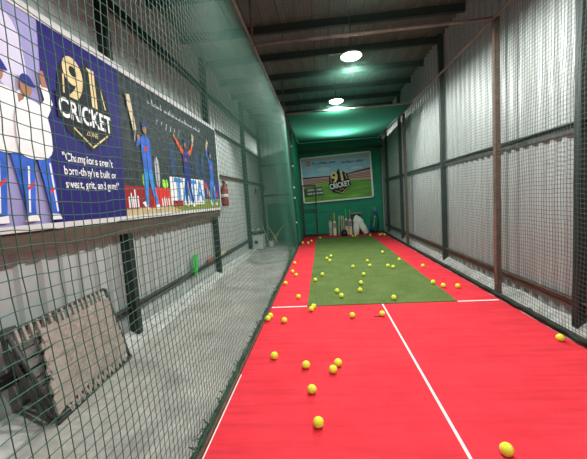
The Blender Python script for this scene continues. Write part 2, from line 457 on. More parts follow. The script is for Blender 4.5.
# ------------------------------------------------------------------ the cage frame, one welded thing
fr_ = thing('cage_frame', 'welded steel pipe frame carrying the nets around the lane', 'frame', (0, 0, 0))
MB().tube([(XL, -0.5, NZ), (XL, 4.0, NZ), (XL, 8.0, NZ), (XL, YB-0.12, NZ)], 0.017, 8).build('top_rail', M_pipe, fr_, True)
MB().tube([(XR, -0.5, NZ), (XR, 4.0, NZ), (XR, 8.0, NZ), (XR, YB-0.12, NZ)], 0.017, 8).build('top_rail', M_pipe, fr_, True)
for y in (4.27, 7.72):
    MB().tube([(XL, y, NZ), (0.7, y, NZ-0.01), (XR, y, NZ)], 0.02, 8).build('cross_bar', M_pipe, fr_, True)
    MB().tube([(XL, y, NZ), (XL, y, RZ-0.12)], 0.016, 8).build('hanger_rod', M_rust, fr_, True)
MB().box((XR+0.02, 4.31-0.03, 0), (XR+0.08, 4.31+0.03, NZ+0.02)).build('post', M_rust, fr_)
MB().box((XR+0.02, 8.75-0.03, 0), (XR+0.08, 8.75+0.03, NZ+0.02)).build('post', M_rust, fr_)
MB().tube([(XL-0.02, 9.33, 0), (XL-0.02, 9.33, NZ)], 0.024, 8).build('post', M_dkgreen, fr_, True)
MB().box((XL-0.012, -0.5, 0), (XL+0.012, 9.3, 0.022)).build('bottom_rail', M_rust, fr_)
MB().box((XR+0.025, -0.5, 0), (XR+0.06, YB-0.2, 0.05)).build('bottom_rail', M_rust, fr_)
for z in (0.75, 1.45, 1.75, 2.35, 2.9):
    MB().ball((XL-0.01, 9.3, z), 0.03, 8, 6, (1, 1, 0.8)).build('cable_tie', mat('white_plastic', (0.8, 0.8, 0.78), 0.5), fr_, True)

# ------------------------------------------------------------------ ceiling lamps
M_glow = mat('lit_lamp_glass', (1, 1, 1), 0.4, emit=LAMP_COL, estr=25.0)
M_house = mat('lamp_housing', (0.5, 0.5, 0.5), 0.4, 0.3)
WHERE = ['round lit lamp hanging behind the camera over the near red carpet', 'round lit lamp hanging overhead just above the frame of the photo',
         'nearest lit round lamp in view, hanging under the third roof beam', 'smaller farther lit round lamp in green glow before the rear crossbar',
         'round lit lamp above the shade net at the far end']
for (x, y, lz), lb in zip(LAMPS, WHERE):
    t = thing('ceiling_lamp', lb, 'lamp', (x, y, lz), group='round lamps down the lane')
    MB().lathe([(0.03, 0.12), (0.10, 0.10), (0.165, 0.055), (0.17, 0.045)], 24).build('housing', M_house, t, True)
    MB().lathe([(0.155, 0.05), (0.15, 0.03), (0.12, 0.012), (0.07, 0.003), (0.0001, 0.0)], 24).build('diffuser', M_glow, t, True)
    MB().tube([(0, 0, 0.11), (0, 0, RZ-lz-0.02)], 0.008, 6).build('hanging_rod', M_rail, t, True)
    ld = bpy.data.lights.new('lamp_light', 'SPOT'); ld.energy = LAMP_W*4*(1.1 if lz > 3.7 else 1.6 if y > 7 else 1); ld.color = LAMP_COL; ld.spot_size = math.radians(178); ld.spot_blend = 0.2
    ld.shadow_soft_size = 0.04
    lo = bpy.data.objects.new('lamp_light', ld); C.objects.link(lo); lo.parent = t; lo.location = (0, 0, -0.045)

# ------------------------------------------------------------------ flat print helpers
def text_mesh(body, size, m, parent, fr, name='lettering', bold=0.0, shear=0.0, align='LEFT', sx=1.0):
    cu = bpy.data.curves.new('t', 'FONT'); cu.body = body; cu.size = size; cu.align_x = align; cu.offset = bold; cu.shear = shear; cu.extrude = 0; cu.fill_mode = 'FRONT'
    to = bpy.data.objects.new('t', cu); C.objects.link(to)
    dg = bpy.context.evaluated_depsgraph_get(); me = bpy.data.meshes.new_from_object(to.evaluated_get(dg))
    bpy.data.objects.remove(to); bpy.data.curves.remove(cu)
    for v in me.vertices: v.co = fr(v.co.x*sx, v.co.y)
    me.materials.clear(); me.materials.append(m); me.name = name
    o = bpy.data.objects.new(name, me); C.objects.link(o); o.parent = parent
    return o
def poly(P, m, parent, fr, name):
    mb = MB(); mb.add([fr(u, v) for u, v in P], [tuple(range(len(P)))])
    return mb.build(name, m, parent)
def smooth_poly(P, k=2):
    for _ in range(k):
        Q = []
        for a, b in zip(P, P[1:]+P[:1]):
            Q.append((a[0]*.75+b[0]*.25, a[1]*.75+b[1]*.25)); Q.append((a[0]*.25+b[0]*.75, a[1]*.25+b[1]*.75))
        P = Q
    return P
def multi(shapes, m, parent, fr, name):
    mb = MB()
    left = parent.name.startswith('wall_banner')
    for i, P in enumerate(shapes):
        e = Vector((0.0003*i, 0, 0)) if left else Vector((0, -0.0003*i, 0))
        mb.add([Vector(fr(u, v)) + e for u, v in P], [tuple(range(len(P)))])
    return mb.build(name, m, parent)
def ell(cx, cy, rx, ry, n=16, rot=0):
    c, s = math.cos(rot), math.sin(rot)
    return [(cx+rx*math.cos(2*PI*k/n)*c-ry*math.sin(2*PI*k/n)*s, cy+rx*math.cos(2*PI*k/n)*s+ry*math.sin(2*PI*k/n)*c) for k in range(n)]
def limb(pts, ws):
    L = []; R = []
    for i, p in enumerate(pts):
        a = Vector(pts[max(i-1, 0)]); b = Vector(pts[min(i+1, len(pts)-1)]); d = (b-a).normalized(); n = Vector((-d.y, d.x))
        L.append((p[0]+n.x*ws[i]/2, p[1]+n.y*ws[i]/2)); R.append((p[0]-n.x*ws[i]/2, p[1]-n.y*ws[i]/2))
    return L + R[::-1]
def merge(parent, names, name, since=0):
    objs = [o for o in parent.children if o.name.split('.')[0] in names and o not in since]
    V = []; F = []; MI = []; mats = []
    for o in objs:
        b0 = len(V); V += [tuple(v.co) for v in o.data.vertices]; m_ = o.data.materials[0]
        if m_ not in mats: mats.append(m_)
        for p in o.data.polygons: F.append(tuple(i+b0 for i in p.vertices)); MI.append(mats.index(m_))
        me = o.data; bpy.data.objects.remove(o); bpy.data.meshes.remove(me)
    me = bpy.data.meshes.new(name); me.from_pydata(V, [], F)
    for m_ in mats: me.materials.append(m_)
    for p, i in zip(me.polygons, MI): p.material_index = i
    o = bpy.data.objects.new(name, me); C.objects.link(o); o.parent = parent
    return o
def P_(name, c, **k): return mat('print_'+name, c, 0.6, spec=0.15, **k)
p_white = P_('white', (0.80, 0.78, 0.80)); p_navy = P_('navy', (0.020, 0.014, 0.14)); p_black = P_('black', (0.012, 0.013, 0.018))
p_lilac = P_('lilac', (0.30, 0.27, 0.50), var=0.2, vscale=1.5); p_blue = P_('blue', (0.04, 0.12, 0.55), var=0.25, vscale=7); p_sky = P_('light_blue', (0.05, 0.25, 0.66), var=0.2, vscale=8)
p_skin = P_('brown_skin', (0.16, 0.065, 0.035)); p_skin2 = P_('tan_skin', (0.35, 0.17, 0.10)); p_gold = P_('gold', (0.68, 0.52, 0.28), var=0.25, vscale=5); p_orange = P_('orange', (0.75, 0.10, 0.03))
p_red = P_('dark_red', (0.33, 0.012, 0.02)); p_red2 = P_('bright_red', (0.75, 0.03, 0.03)); p_lime = P_('lime', (0.30, 0.72, 0.05)); p_grass = P_('grass', (0.22, 0.27, 0.06), var=0.25, vscale=5)
p_sand = P_('sand', (0.55, 0.42, 0.24), var=0.12); p_crowd = P_('crowd', (0.010, 0.011, 0.015), col2=(0.06, 0.065, 0.08), vscale=13)
p_steel = P_('pale_grey', (0.42, 0.42, 0.45)); p_dkblue = P_('dark_blue', (0.02, 0.03, 0.22))

def logo(parent, fr, cx, cz, k):
    """shield with 91 over CRICKET and the small line ZONE; about 0.9 k wide"""
    g = lambda u, v, l: fr(cx+u*k, cz+v*k, l)
    o1 = [(-.46, -.10), (-.40, .30), (-.26, .52), (-.05, .44), (.06, .60), (.26, .44), (.40, .30), (.46, -.06), (.36, -.30), (.02, -.50), (-.36, -.34)]
    poly(o1, p_black, parent, lambda u, v: g(u, v, 2), 'logo_shield')
    mb = MB()
    for s in ((-.34, .08, -.32, .30), (-.30, .34, -.22, .46), (.30, .34, .36, .10), (.08, .52, .20, .44)):
        mb.add([g(*p, 3) for p in limb([(s[0], s[1]), (s[2], s[3])], [.022, .022])], [(0, 1, 2, 3)])
    for s in ((-.25, -.28, .04, -.45), (.04, -.45, .35, -.24)):
        mb.add([g(*p, 3) for p in limb([(s[0], s[1]), (s[2], s[3])], [.022, .022])], [(0, 1, 2, 3)])
    mb.build('logo_outline', p_gold, parent)
    text_mesh('91', 0.70*k, p_gold, parent, lambda x, y: g(x/k-.33, y/k+.03, 4), 'logo_number', bold=0.018*k, sx=0.92)
    text_mesh('CRICKET', 0.30*k, p_white, parent, lambda x, y: g(x/k-.45, y/k-.19, 6), 'logo_word', bold=0.007*k, sx=0.74)
    poly([(-.47, -.22), (.47, -.22), (.47, .06), (-.47, .06)], p_black, parent, lambda u, v: g(u, v, 5), 'logo_band')
    text_mesh('ZONE', 0.085*k, p_gold, parent, lambda x, y: g(x/k-.06, y/k-.32, 4), 'logo_word', sx=0.9)
    merge(parent, ('logo_shield', 'logo_outline', 'logo_number', 'logo_word', 'logo_band'), 'printed_logo', ())

# ------------------------------------------------------------------ left banner
XP = -2.075
B = thing('wall_banner', 'long printed cricket banner on the left wall with players and a navy panel', 'banner', (0, 0, 0))
def fL(u, v, l=1): return (XP + 0.0015*l, u, v)
MB().box((XP-0.03, 1.2, 1.32), (XP, 6.55, 2.93)).build('banner_sheet', p_white, B)
mb = MB()
mb.box((XP-0.03, 1.2, 2.88), (XP+0.012, 6.58, 2.945)).box((XP-0.03, 1.2, 1.30), (XP+0.012, 6.58, 1.345)).box((XP-0.03, 6.54, 1.30), (XP+0.012, 6.58, 2.945))
mb.build('banner_edging', mat('grey_white_hem', (0.62, 0.59, 0.60), 0.6, var=0.05), B)
MB().box((XP-0.08, 1.2, 1.16), (XP-0.01, 6.5, 1.298)).build('timber_batten', mat('dark_brown_timber', (0.075, 0.045, 0.032), 0.7, var=0.3, vscale=5, stretch=(4, .5, 4)), B)
# lilac background with white team players
poly([(1.2, 1.345), (2.33, 1.345), (2.43, 2.88), (1.2, 2.88)], p_lilac, B, lambda u, v: fL(u, v, 1), 'printed_background')
poly(smooth_poly([(1.9, 2.75), (2.22, 2.85), (2.30, 2.45), (2.22, 2.2), (1.95, 2.4)]), P_('pale_lilac', (0.62, 0.56, 0.72)), B, lambda u, v: fL(u, v, 2), 'printed_background')
def player_white(x, k, hz, L0=0):
    # a player in a white shirt and blue trousers, arm raised
    fz = lambda l: (lambda u, v: fL(x+u*k, 1.37+v*k, (l-3)*1.2+3+L0))
    multi([limb([(-.10, .62), (-.13, .33), (-.15, .05)], [.15, .12, .09]), limb([(.06, .64), (.10, .35), (.12, .05)], [.16, .13, .09])], p_blue, B, fz(3), 'printed_figure')
    multi([limb([(-.115, .5), (-.165, .08)], [.02, .02]), limb([(.125, .55), (.15, .08)], [.02, .02])], p_white, B, fz(4), 'printed_figure')
    multi([[(-.15, .28), (-.08, .33), (-.08, .36), (-.15, .31)], [(.07, .24), (.14, .29), (.14, .32), (.07, .27)]], p_red2, B, fz(5), 'printed_figure')
    multi([[(-.22, .0), (-.10, .0), (-.10, .06), (-.18, .05)], [(.06, .0), (.19, .0), (.17, .05), (.07, .06)]], p_white, B, fz(5), 'printed_figure')
    multi([smooth_poly([(-.19, .56), (.17, .58), (.19, .85), (.15, 1.06), (.03, 1.12), (-.10, 1.10), (-.19, .98), (-.2, .75)]), limb([(.10, 1.0), (.20, 1.15), (.16, hz)], [.12, .10, .08])], P_('shirt_white', (0.82, 0.76, 0.78), var=0.08, vscale=10), B, fz(6), 'printed_figure')
    multi([ell(-.04, 1.22, .062, .085), limb([(.17, hz-.02), (.15, hz+.13)], [.07, .05])], p_skin2, B, fz(7), 'printed_figure')
    poly(smooth_poly([(-.11, 1.24), (-.08, 1.33), (0, 1.34), (.05, 1.27), (.07, 1.23)]), p_dkblue, B, fz(8), 'printed_figure')
for a in ((2.26, 0.78, 1.30, 14), (2.06, 0.82, 0.95, 7), (1.76, 0.82, 1.2)):
    s0 = list(B.children); player_white(*a); merge(B, ('printed_figure',), 'printed_player', s0)
# navy panel with the logo and the motto
poly([(2.33, 1.345), (3.30, 1.345), (3.40, 2.88), (2.43, 2.88)], p_navy, B, lambda u, v: fL(u, v, 3), 'printed_panel')
logo(B, lambda u, v, l: fL(u, v-0.045*(u-2.92), 4+l), 2.865, 2.33, 0.74)
for i, (s, z) in enumerate((('"Champions aren\'t', 1.86), ("born-they're built on", 1.75), ('sweat, grit, and guts!"', 1.64))):
    text_mesh(s, 0.098, p_white, B, lambda x, y, z=z: fL(2.51+x, z-0.02+y, 6), 'motto_lettering', bold=0.0015, sx=0.87 if i == 0 else 0.83)
# match photograph: dark stand, boards, pitch and players
poly([(3.30, 1.6), (6.54, 1.6), (6.54, 2.88), (3.40, 2.88)], p_crowd, B, lambda u, v: fL(u, v, 1), 'printed_stand')
poly([(3.29, 1.345), (6.54, 1.345), (6.54, 1.62), (3.30, 1.62)], p_grass, B, lambda u, v: fL(u, v, 2), 'printed_pitch')
poly([(3.29, 1.345), (4.7, 1.345), (4.4, 1.42), (3.29, 1.42)], p_sand, B, lambda u, v: fL(u, v, 3), 'printed_pitch')
poly([(3.30, 1.42), (4.0, 1.42), (4.0, 1.67), (3.31, 1.67)], p_red, B, lambda u, v: fL(u, v, 3), 'printed_board')
poly([(3.88, 1.43), (4.34, 1.43), (4.34, 1.67), (3.90, 1.67)], p_red2, B, lambda u, v: fL(u, v, 4), 'printed_board')
mb = MB()
for k, (a, h) in enumerate(((3.36, .12), (3.40, .16), (3.44, .12), (3.48, .20), (3.53, .13), (4.10, .10), (4.16, .12), (4.22, .10), (4.28, .10))):
    mb.add([fL(u, v, 5) for u, v in ((a, 1.43), (a+.028, 1.43), (a+.028, 1.43+h), (a, 1.43+h))], [(0, 1, 2, 3)])
mb.build('printed_board', p_white, B)
poly([(4.36, 1.43), (5.66, 1.43), (5.68, 1.85), (4.38, 1.83)], p_white, B, lambda u, v: fL(u, v, 4), 'printed_board')
text_mesh('TATA', 0.46, p_sky, B, lambda x, y: fL(4.50+x, 1.50+y, 5), 'board_lettering', bold=0.012, sx=0.95)
poly([(4.42, 1.42), (4.75, 1.42), (4.75, 1.50), (4.42, 1.50)], p_red, B, lambda u, v: fL(u, v, 6), 'printed_board')
poly([(5.68, 1.52), (6.54, 1.52), (6.54, 1.86), (5.70, 1.86)], P_('violet', (0.05, 0.03, 0.20)), B, lambda u, v: fL(u, v, 4), 'printed_board')
multi([ell(5.76, 1.76, .05, .06), ell(6.35, 1.60, .05, .05)], p_red2, B, lambda u, v: fL(u, v, 5), 'printed_board')
multi([ell(5.85, 1.66, .03, .09), ell(5.95, 1.60, .03, .07), ell(6.25, 1.7, .03, .06), ell(6.05, 1.72, .03, .05)], P_('amber', (0.75, 0.5, 0.12)), B, lambda u, v: fL(u, v, 5), 'printed_board')
multi([smooth_poly([(3.68, 1.67), (3.69, 1.82), (3.78, 1.84), (3.80, 1.67)]), smooth_poly([(4.15, 1.67), (4.17, 1.80), (4.24, 1.76), (4.30, 1.80), (4.33, 1.67)])], p_lime, B, lambda u, v: fL(u, v, 3), 'printed_background')
multi([smooth_poly([(4.0, 1.67), (4.0, 2.0), (4.06, 2.08), (4.12, 1.98), (4.10, 1.67)])], p_steel, B, lambda u, v: fL(u, v, 3), 'printed_background')
multi([limb([(4.15+.13*k, 2.48-.004*k+.02*math.sin(k*2)), (4.19+.13*k, 2.55)], [.02, .02]) for k in range(6)], p_steel, B, lambda u, v: fL(u, v, 2), 'printed_background')
def player(x, k, body, trous, arms, bat=None, sleeves=None, back=None):
    fz = lambda l: (lambda u, v: fL(x+u*k, 1.40+v*k, l))
    multi([limb([(-.05, .60), (-.09, .32), (-.11, .05)], [.13, .11, .08]), limb([(.05, .60), (.10, .33), (.19, .05)], [.13, .11, .08])], trous, B, fz(7), 'printed_figure')
    multi([[(-.24, .10), (-.16, .12), (-.08, .02), (-.12, -.01)], [(.12, .0), (.28, .0), (.24, .07), (.14, .06)]], p_white, B, fz(8), 'printed_figure')
    multi([smooth_poly([(-.12, .56), (.12, .56), (.14, .85), (.15, 1.02), (.05, 1.07), (-.05, 1.07), (-.14, 1.0), (-.13, .8)])], body, B, fz(9), 'printed_figure')
    multi([limb(a, [.10, .08, .06]) for a in arms], sleeves or body, B, fz(10), 'printed_figure')
    multi([ell(a[-1][0], a[-1][1], .035, .04) for a in arms] + [ell(0, 1.17, .055, .075)], p_skin2, B, fz(11), 'printed_figure')
    poly(smooth_poly([(-.07, 1.17), (-.06, 1.26), (.05, 1.27), (.08, 1.18), (.0, 1.21)]), back or p_dkblue, B, fz(12), 'printed_figure')
    multi([[(-.06, .84), (.02, .86), (.02, .92), (-.06, .90)]], p_red2, B, fz(12), 'printed_figure')
    if bat:
        multi([limb(bat[:2], [.035, .035])], p_steel, B, fz(12), 'printed_bat')
        multi([limb(bat[1:], [.085, .105])], P_('bat_willow', (0.62, 0.50, 0.34)), B, fz(13), 'printed_bat')
s0 = list(B.children); player(3.82, 0.82, p_blue, p_sky, [[(-.10, 1.0), (-.24, .92), (-.18, 1.02)]], [(-.28, .95), (-.26, 1.10), (-.36, 1.55)])
merge(B, ('printed_figure', 'printed_bat'), 'printed_player', s0); s0 = list(B.children); player(4.98, 0.82, p_dkblue, p_dkblue, [[(-.11, 1.0), (-.28, 1.12), (-.44, 1.25)], [(.11, 1.0), (.26, 1.08), (.36, 1.22)]], [(.37, 1.2), (.38, 1.28), (.42, 1.42)], sleeves=p_orange)
merge(B, ('printed_figure', 'printed_bat'), 'printed_player', s0); s0 = list(B.children); player(6.12, 0.80, p_blue, p_sky, [[(-.11, 1.0), (-.22, 1.15), (-.24, 1.28)]], [(-.24, 1.25), (-.23, 1.32), (-.14, 1.48)])
merge(B, ('printed_figure', 'printed_bat'), 'printed_player', s0)
multi([smooth_poly([(a, 1.86), (a, 2.25), (a+.09, 2.33), (a+.18, 2.25), (a+.18, 1.86)]) for a in (4.45, 5.35, 5.62)], P_('kit_blue', (0.03, 0.06, 0.14), var=.4, vscale=10), B, lambda u, v: fL(u, v, 3), 'printed_background')
# white handwritten line (only strokes can be made out)
mb = MB(); u = 3.98
while u < 5.75:
    h = random.choice((.035, .045, .08)); wd = random.uniform(.03, .05)
    pts = [(u, 2.70), (u+wd*.4, 2.70+h), (u+wd*.7, 2.70), (u+wd, 2.72)]
    for a, b_ in zip(pts, pts[1:]): mb.add([fL(p[0], p[1]-0.012*(u-3.98), 3) for p in limb([a, b_], [.011, .011])], [(0, 1, 2, 3)])
    u += wd + (0.05 if random.random() < .18 else 0.008)
mb.build('handwriting', P_('soft_white', (0.55, 0.56, 0.58)), B)

merge(B, ('printed_background', 'printed_stand', 'printed_pitch', 'printed_panel'), 'printed_scene', ())
merge(B, ('printed_board', 'board_lettering'), 'printed_hoardings', ())
merge(B, ('motto_lettering',), 'motto', ())
# ------------------------------------------------------------------ back banner
YP = YB - 0.14
B2 = thing('end_banner', 'printed cricket banner with sky and pitch hung on the green end wall', 'banner', (0.575, YP, 2.1), (0, math.radians(-1.7), 0))
def fB(u, v, l=1): return (u, -0.0015*l, v)
W2, H2 = 1.285, 0.835
MB().box((-W2, 0, -H2), (W2, 0.02, H2)).build('banner_sheet', p_white, B2)
mb = MB()
for a, b_ in (((-W2, -H2), (W2, -H2+.045)), ((-W2, H2-.045), (W2, H2)), ((-W2, -H2), (-W2+.045, H2)), ((W2-.06, -H2), (W2, H2))):
    mb.box((a[0], -0.022, a[1]), (b_[0], 0.0, b_[1]))
mb.build('banner_edging', p_white, B2)
q = W2-.045; r_ = H2-.045
poly([(-q, .05), (q, .05), (q, r_), (-q, r_)], P_('printed_sky', (0.34, 0.55, 0.74), var=0.15, vscale=2, stretch=(1, 1, 3)), B2, lambda u, v: fB(u, v, 1), 'printed_sky')
multi([smooth_poly([(-.75, .30), (-.55, .45), (-.3, .42), (-.15, .30)]), smooth_poly([(.45, .25), (.65, .36), (.9, .33), (1.0, .25)])], P_('cloud', (0.55, 0.66, 0.75)), B2, lambda u, v: fB(u, v, 2), 'printed_cloud')
poly([(-q, r_-.09), (q, r_-.16), (q, r_), (-q, r_)], P_('sky_haze', (0.40, 0.42, 0.50)), B2, lambda u, v: fB(u, v, 2), 'printed_cloud')
poly([(-q, .02), (-.1, .0), (q, .06), (q, .26), (.4, .13), (-.4, .10), (-q, .12)], P_('stand_dark', (0.05, 0.03, 0.05)), B2, lambda u, v: fB(u, v, 3), 'printed_stand')
poly([(-q, -.28), (-.1, -.12), (q, -.18), (q, .20), (.4, .09), (-.4, .06), (-q, .06)], P_('stand_pink', (0.52, 0.30, 0.27)), B2, lambda u, v: fB(u, v, 4), 'printed_stand')
multi([[(-q, a), (-.2, a*.6-.01), (-.2, a*.6+.01), (-q, a+.02)] for a in (-.02, -.09, -.16)] + [[(q, a), (.2, a*.6-.01), (.2, a*.6+.01), (q, a+.02)] for a in (.06, -.01, -.08)], P_('stand_shade', (0.13, 0.05, 0.06)), B2, lambda u, v: fB(u, v, 5), 'printed_stand')
poly([(-q, -r_), (q, -r_), (q, -.17), (.3, -.10), (-.3, -.11), (-q, -.26)], P_('print_pitch', (0.07, 0.21, 0.035), col2=(0.20, 0.42, 0.08), vscale=2.2, stretch=(.5, 1, 3)), B2, lambda u, v: fB(u, v, 6), 'printed_pitch')
poly([(-q, -.32), (-.55, -.26), (-.52, -.58), (-q, -.62)], P_('dark_pitch', (0.05, 0.09, 0.06)), B2, lambda u, v: fB(u, v, 7), 'printed_pitch')
cs, sn = math.cos(0.12), math.sin(0.12)
logo(B2, lambda u, v, l: fB(u*cs-v*sn, v+u*sn, 9+l), 0.06, -.20, 0.84)
text_mesh('91_cricket_zone', 0.125, p_dkblue, B2, lambda x, y: fB(-.84+x, .55+y, 3), 'banner_lettering', bold=0.003, sx=1.0)
text_mesh('Our Brand : cricket', 0.115, p_dkblue, B2, lambda x, y: fB(.20+x, .50+y, 3), 'banner_lettering', bold=0.003, sx=0.88)
multi([smooth_poly([(-1.06, .52), (-.90, .52), (-.90, .68), (-1.06, .68)], 1)], P_('icon_red', (0.65, 0.10, 0.14)), B2, lambda u, v: fB(u, v, 4), 'icon')
mb = MB()
for k in range(16):
    a, b_ = 2*PI*k/16, 2*PI*(k+1)/16
    mb.add([fB(-.98+r*math.cos(t), .60+r*math.sin(t), 5) for r, t in ((.028, a), (.042, a), (.042, b_), (.028, b_))], [(0, 1, 2, 3)])
mb.build('icon', p_white, B2)
mb = MB()
for row, z in ((0, -.36), (1, -.49)):
    u = -1.10
    while u < -.58:
        wd = random.uniform(.03, .05)
        for a, b_ in (((u, z-.035), (u, z+.035)), ((u, z+.03*random.choice((-1, 1, 0))), (u+wd, z+.03*random.choice((-1, 1, 0)))), ((u+wd, z-.035), (u+wd, z+.035))):
            mb.add([fB(p[0], p[1], 8) for p in limb([a, b_], [.014, .014])], [(0, 1, 2, 3)])
        u += wd + (.05 if random.random() < .2 else .022)
mb.build('banner_lettering', p_white, B2)
merge(B2, ('printed_sky', 'printed_cloud', 'printed_stand', 'printed_pitch'), 'printed_scene', ())
merge(B2, ('icon',), 'printed_icon', ())
merge(B2, ('banner_lettering',), 'lettering', ())
for x in (-W2+.01, W2-.01): MB().box((x-.02, -.024, H2-.02), (x+.02, .035, H2+.02)).build('eyelet', M_rail, B2)

# ------------------------------------------------------------------ folding bed frame leaning on the left wall
t = thing('strap_bed', 'beige strap bed frame with laced edges standing on its side against left wall', 'bed', (-1.84, 1.955, 0), (0, math.radians(-13), math.radians(4)))
L_, H_ = 0.90, 0.66
M_strap = mat('grey_beige_webbing', (0.36, 0.30, 0.26), 0.85, var=0.2, vscale=12, bump=0.5, bscale=60)
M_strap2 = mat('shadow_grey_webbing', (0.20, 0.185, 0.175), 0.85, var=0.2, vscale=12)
mb = MB().tube([(0, -.05, .02), (0, L_, .02)], .016, 8); mb.build('side_rail', M_rail, t, True)
mb = MB().tube([(0, -.17, H_+.05), (0, L_-.05, H_+.05)], .014, 8); mb.build('side_rail', M_rail, t, True)
MB().tube([(0, L_-.02, .02), (0, L_-.03, H_+.05)], .014, 8).build('end_rail', M_rail, t, True)
MB().tube([(0, -.16, H_+.05), (0, -.03, .02)], .014, 8).build('end_rail', M_rail, t, True)
# woven webbing: over-under strips
rows = 15
for name, x0, m, y0 in (('webbing', .012, M_strap, .06),):
    mb = MB(); nz = rows; cols = 24
    for j in range(nz):
        z0 = .09 + (H_-.12)*j/nz; z1 = z0 + (H_-.12)/nz*0.95
        V = []; F = []
        ys = 0.0 + .10*j/nz
        for i in range(cols+1):
            y = ys + (L_-.05-ys)*i/cols
            bx = x0 + .006*((i+j) % 2) + .012*noise.noise(Vector((y*3, z0*4, 0)))
            V += [(bx, y, z0), (bx+.003, y, z1), (bx-.004, y, z1), (bx-.007, y, z0)]
        for i in range(cols):
            for q_ in range(4): F.append((4*i+q_, 4*i+4+q_, 4*i+4+(q_+1) % 4, 4*i+(q_+1) % 4))
        mb.add(V, F)
    mb.build(name, m, t)
mb = MB()        # ragged doubled ends on the left edge
for j in range(rows):
    z0 = .09 + (H_-.12)*j/rows; ys = 0.0 + .10*j/rows
    for k in range(3):
        a = random.uniform(-.5, .5); ln = random.uniform(.10, .20)
        y1 = ys + ln*.7; y2 = ys - ln*.35; zc = z0 + random.uniform(0, .04)
        mb.add([(.03, y1, zc+.025), (.034, y1, zc-.01), (.02+.02*random.random(), y2, zc-.03+.06*a), (.02, y2+.01, zc+.012+.06*a), (.024, y1, zc+.02), (.026, y1, zc-.012), (.012, y2, zc-.03+.06*a), (.012, y2+.01, zc+.01+.06*a)],
               [(0, 1, 2, 3), (7, 6, 5, 4), (0, 4, 5, 1), (1, 5, 6, 2), (2, 6, 7, 3), (3, 7, 4, 0)])
mb.build('frayed_edge', M_strap, t)
mb = MB()        # V lacing along the bottom rail and short lacing along the top
n = 12
for k in range(n):
    y0 = .05 + (L_-.14)*k/n; y1 = y0 + (L_-.14)/n
    for a, b_ in (((y0, .10), ((y0+y1)/2, .022)), (((y0+y1)/2, .022), (y1, .10))):
        d = Vector((0, b_[0]-a[0], b_[1]-a[1])).normalized(); s_ = Vector((0, -d.z, d.y))*.011
        A = Vector((.016, a[0], a[1])); Bv = Vector((.016, b_[0], b_[1]))
        mb.add([A-s_, A+s_, Bv+s_, Bv-s_, A-s_+Vector((.004, 0, 0)), A+s_+Vector((.004, 0, 0)), Bv+s_+Vector((.004, 0, 0)), Bv-s_+Vector((.004, 0, 0))], [(0, 1, 2, 3), (7, 6, 5, 4), (0, 4, 5, 1), (1, 5, 6, 2), (2, 6, 7, 3), (3, 7, 4, 0)])
mb.build('lacing', M_strap, t)
mb = MB()
for k in range(16):
    y0 = -.12 + (L_+.02)*k/16
    mb.box((.0, y0, H_-.05), (.018, y0+.02, H_+.06))
mb.build('lacing', M_strap, t)
mb = MB()
mb.tube([(-.02, -.16, H_+.05), (-.05, -.15, H_-.05), (-.05, -.07, .1), (-.06, -.03, .03)], .016, 8)
mb.box((-.06, -.19, H_+.02), (.01, -.09, H_+.08))
mb.build('folded_leg', M_rail, t)
mb = MB()
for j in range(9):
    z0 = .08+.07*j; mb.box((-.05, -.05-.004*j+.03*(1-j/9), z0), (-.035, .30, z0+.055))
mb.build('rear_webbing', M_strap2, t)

# ------------------------------------------------------------------ small things on the left wall
t = thing('fire_extinguisher', 'red fire extinguisher hung on the left wall beyond the banner', 'extinguisher', (-2.06, 6.85, 1.36))
cy_ = MB().lathe([(.05, 0), (.075, .01), (.078, .04), (.078, .36), (.06, .42), (.03, .45), (.025, .48)], 18).build('cylinder', mat('extinguisher_red', (0.25, 0.012, 0.015), 0.35), t, True)
MB().box((-.02, -.03, .48), (.02, .03, .52)).box((-.012, -.10, .52), (.012, .06, .54)).build('valve_handle', M_black, t)
MB().tube([(.0, .03, .5), (.03, .09, .46), (.04, .10, .3), (.02, .09, .1)], .012, 8).build('hose', M_black, t, True)
MB().lathe([(.0785, .20), (.0795, .205), (.0795, .255), (.0785, .26)], 18).build('paper_label', mat('off_white_paper', (0.7, 0.68, 0.62), 0.6), cy_, True)
MB().box((-.12, -.03, .3), (-.07, .03, .36)).build('wall_hook', M_rail, t)
t = thing('wall_fan', 'small dark wall-mounted fan on a bracket at the far left', 'fan', (-2.12, 10.55, 1.78))
MB().box((-.03, -.05, -.08), (0, .05, .08)).tube([(0, 0, 0), (.12, -.02, .0), (.17, -.04, .04)], .015, 8).build('bracket', M_black, t)
Mf = Matrix.Translation((.2, -.06, .05)) @ Matrix.Rotation(math.radians(75), 4, 'Y') @ Matrix.Rotation(.5, 4, 'X')
MB().lathe([(.03, -.06), (.055, -.05), (.055, .02), (.02, .04)], 14, Mf).build('motor', M_black, t, True)
mb = MB()
for r in (.05, .09, .13): mb.tube([Mf @ Vector((r*math.cos(a*PI/10), r*math.sin(a*PI/10), .06)) for a in range(21)], .004, 5)
for k in range(10): mb.tube([Mf @ Vector((.02*math.cos(k*PI/5), .02*math.sin(k*PI/5), .065)), Mf @ Vector((.13*math.cos(k*PI/5), .13*math.sin(k*PI/5), .06))], .003, 4)
mb.build('guard', M_black, t)
mb = MB()
for k in range(3):
    a = 2*PI*k/3; mb.add([Mf @ Vector(p) for p in ((0.02*math.cos(a), .02*math.sin(a), .03), (.12*math.cos(a-.35), .12*math.sin(a-.35), .025), (.12*math.cos(a+.35), .12*math.sin(a+.35), .045), (0.02*math.cos(a), .02*math.sin(a), .034), (.12*math.cos(a-.35), .12*math.sin(a-.35), .029), (.12*math.cos(a+.35), .12*math.sin(a+.35), .049))], [(0, 1, 2), (5, 4, 3), (0, 3, 4, 1), (1, 4, 5, 2), (2, 5, 3, 0)])
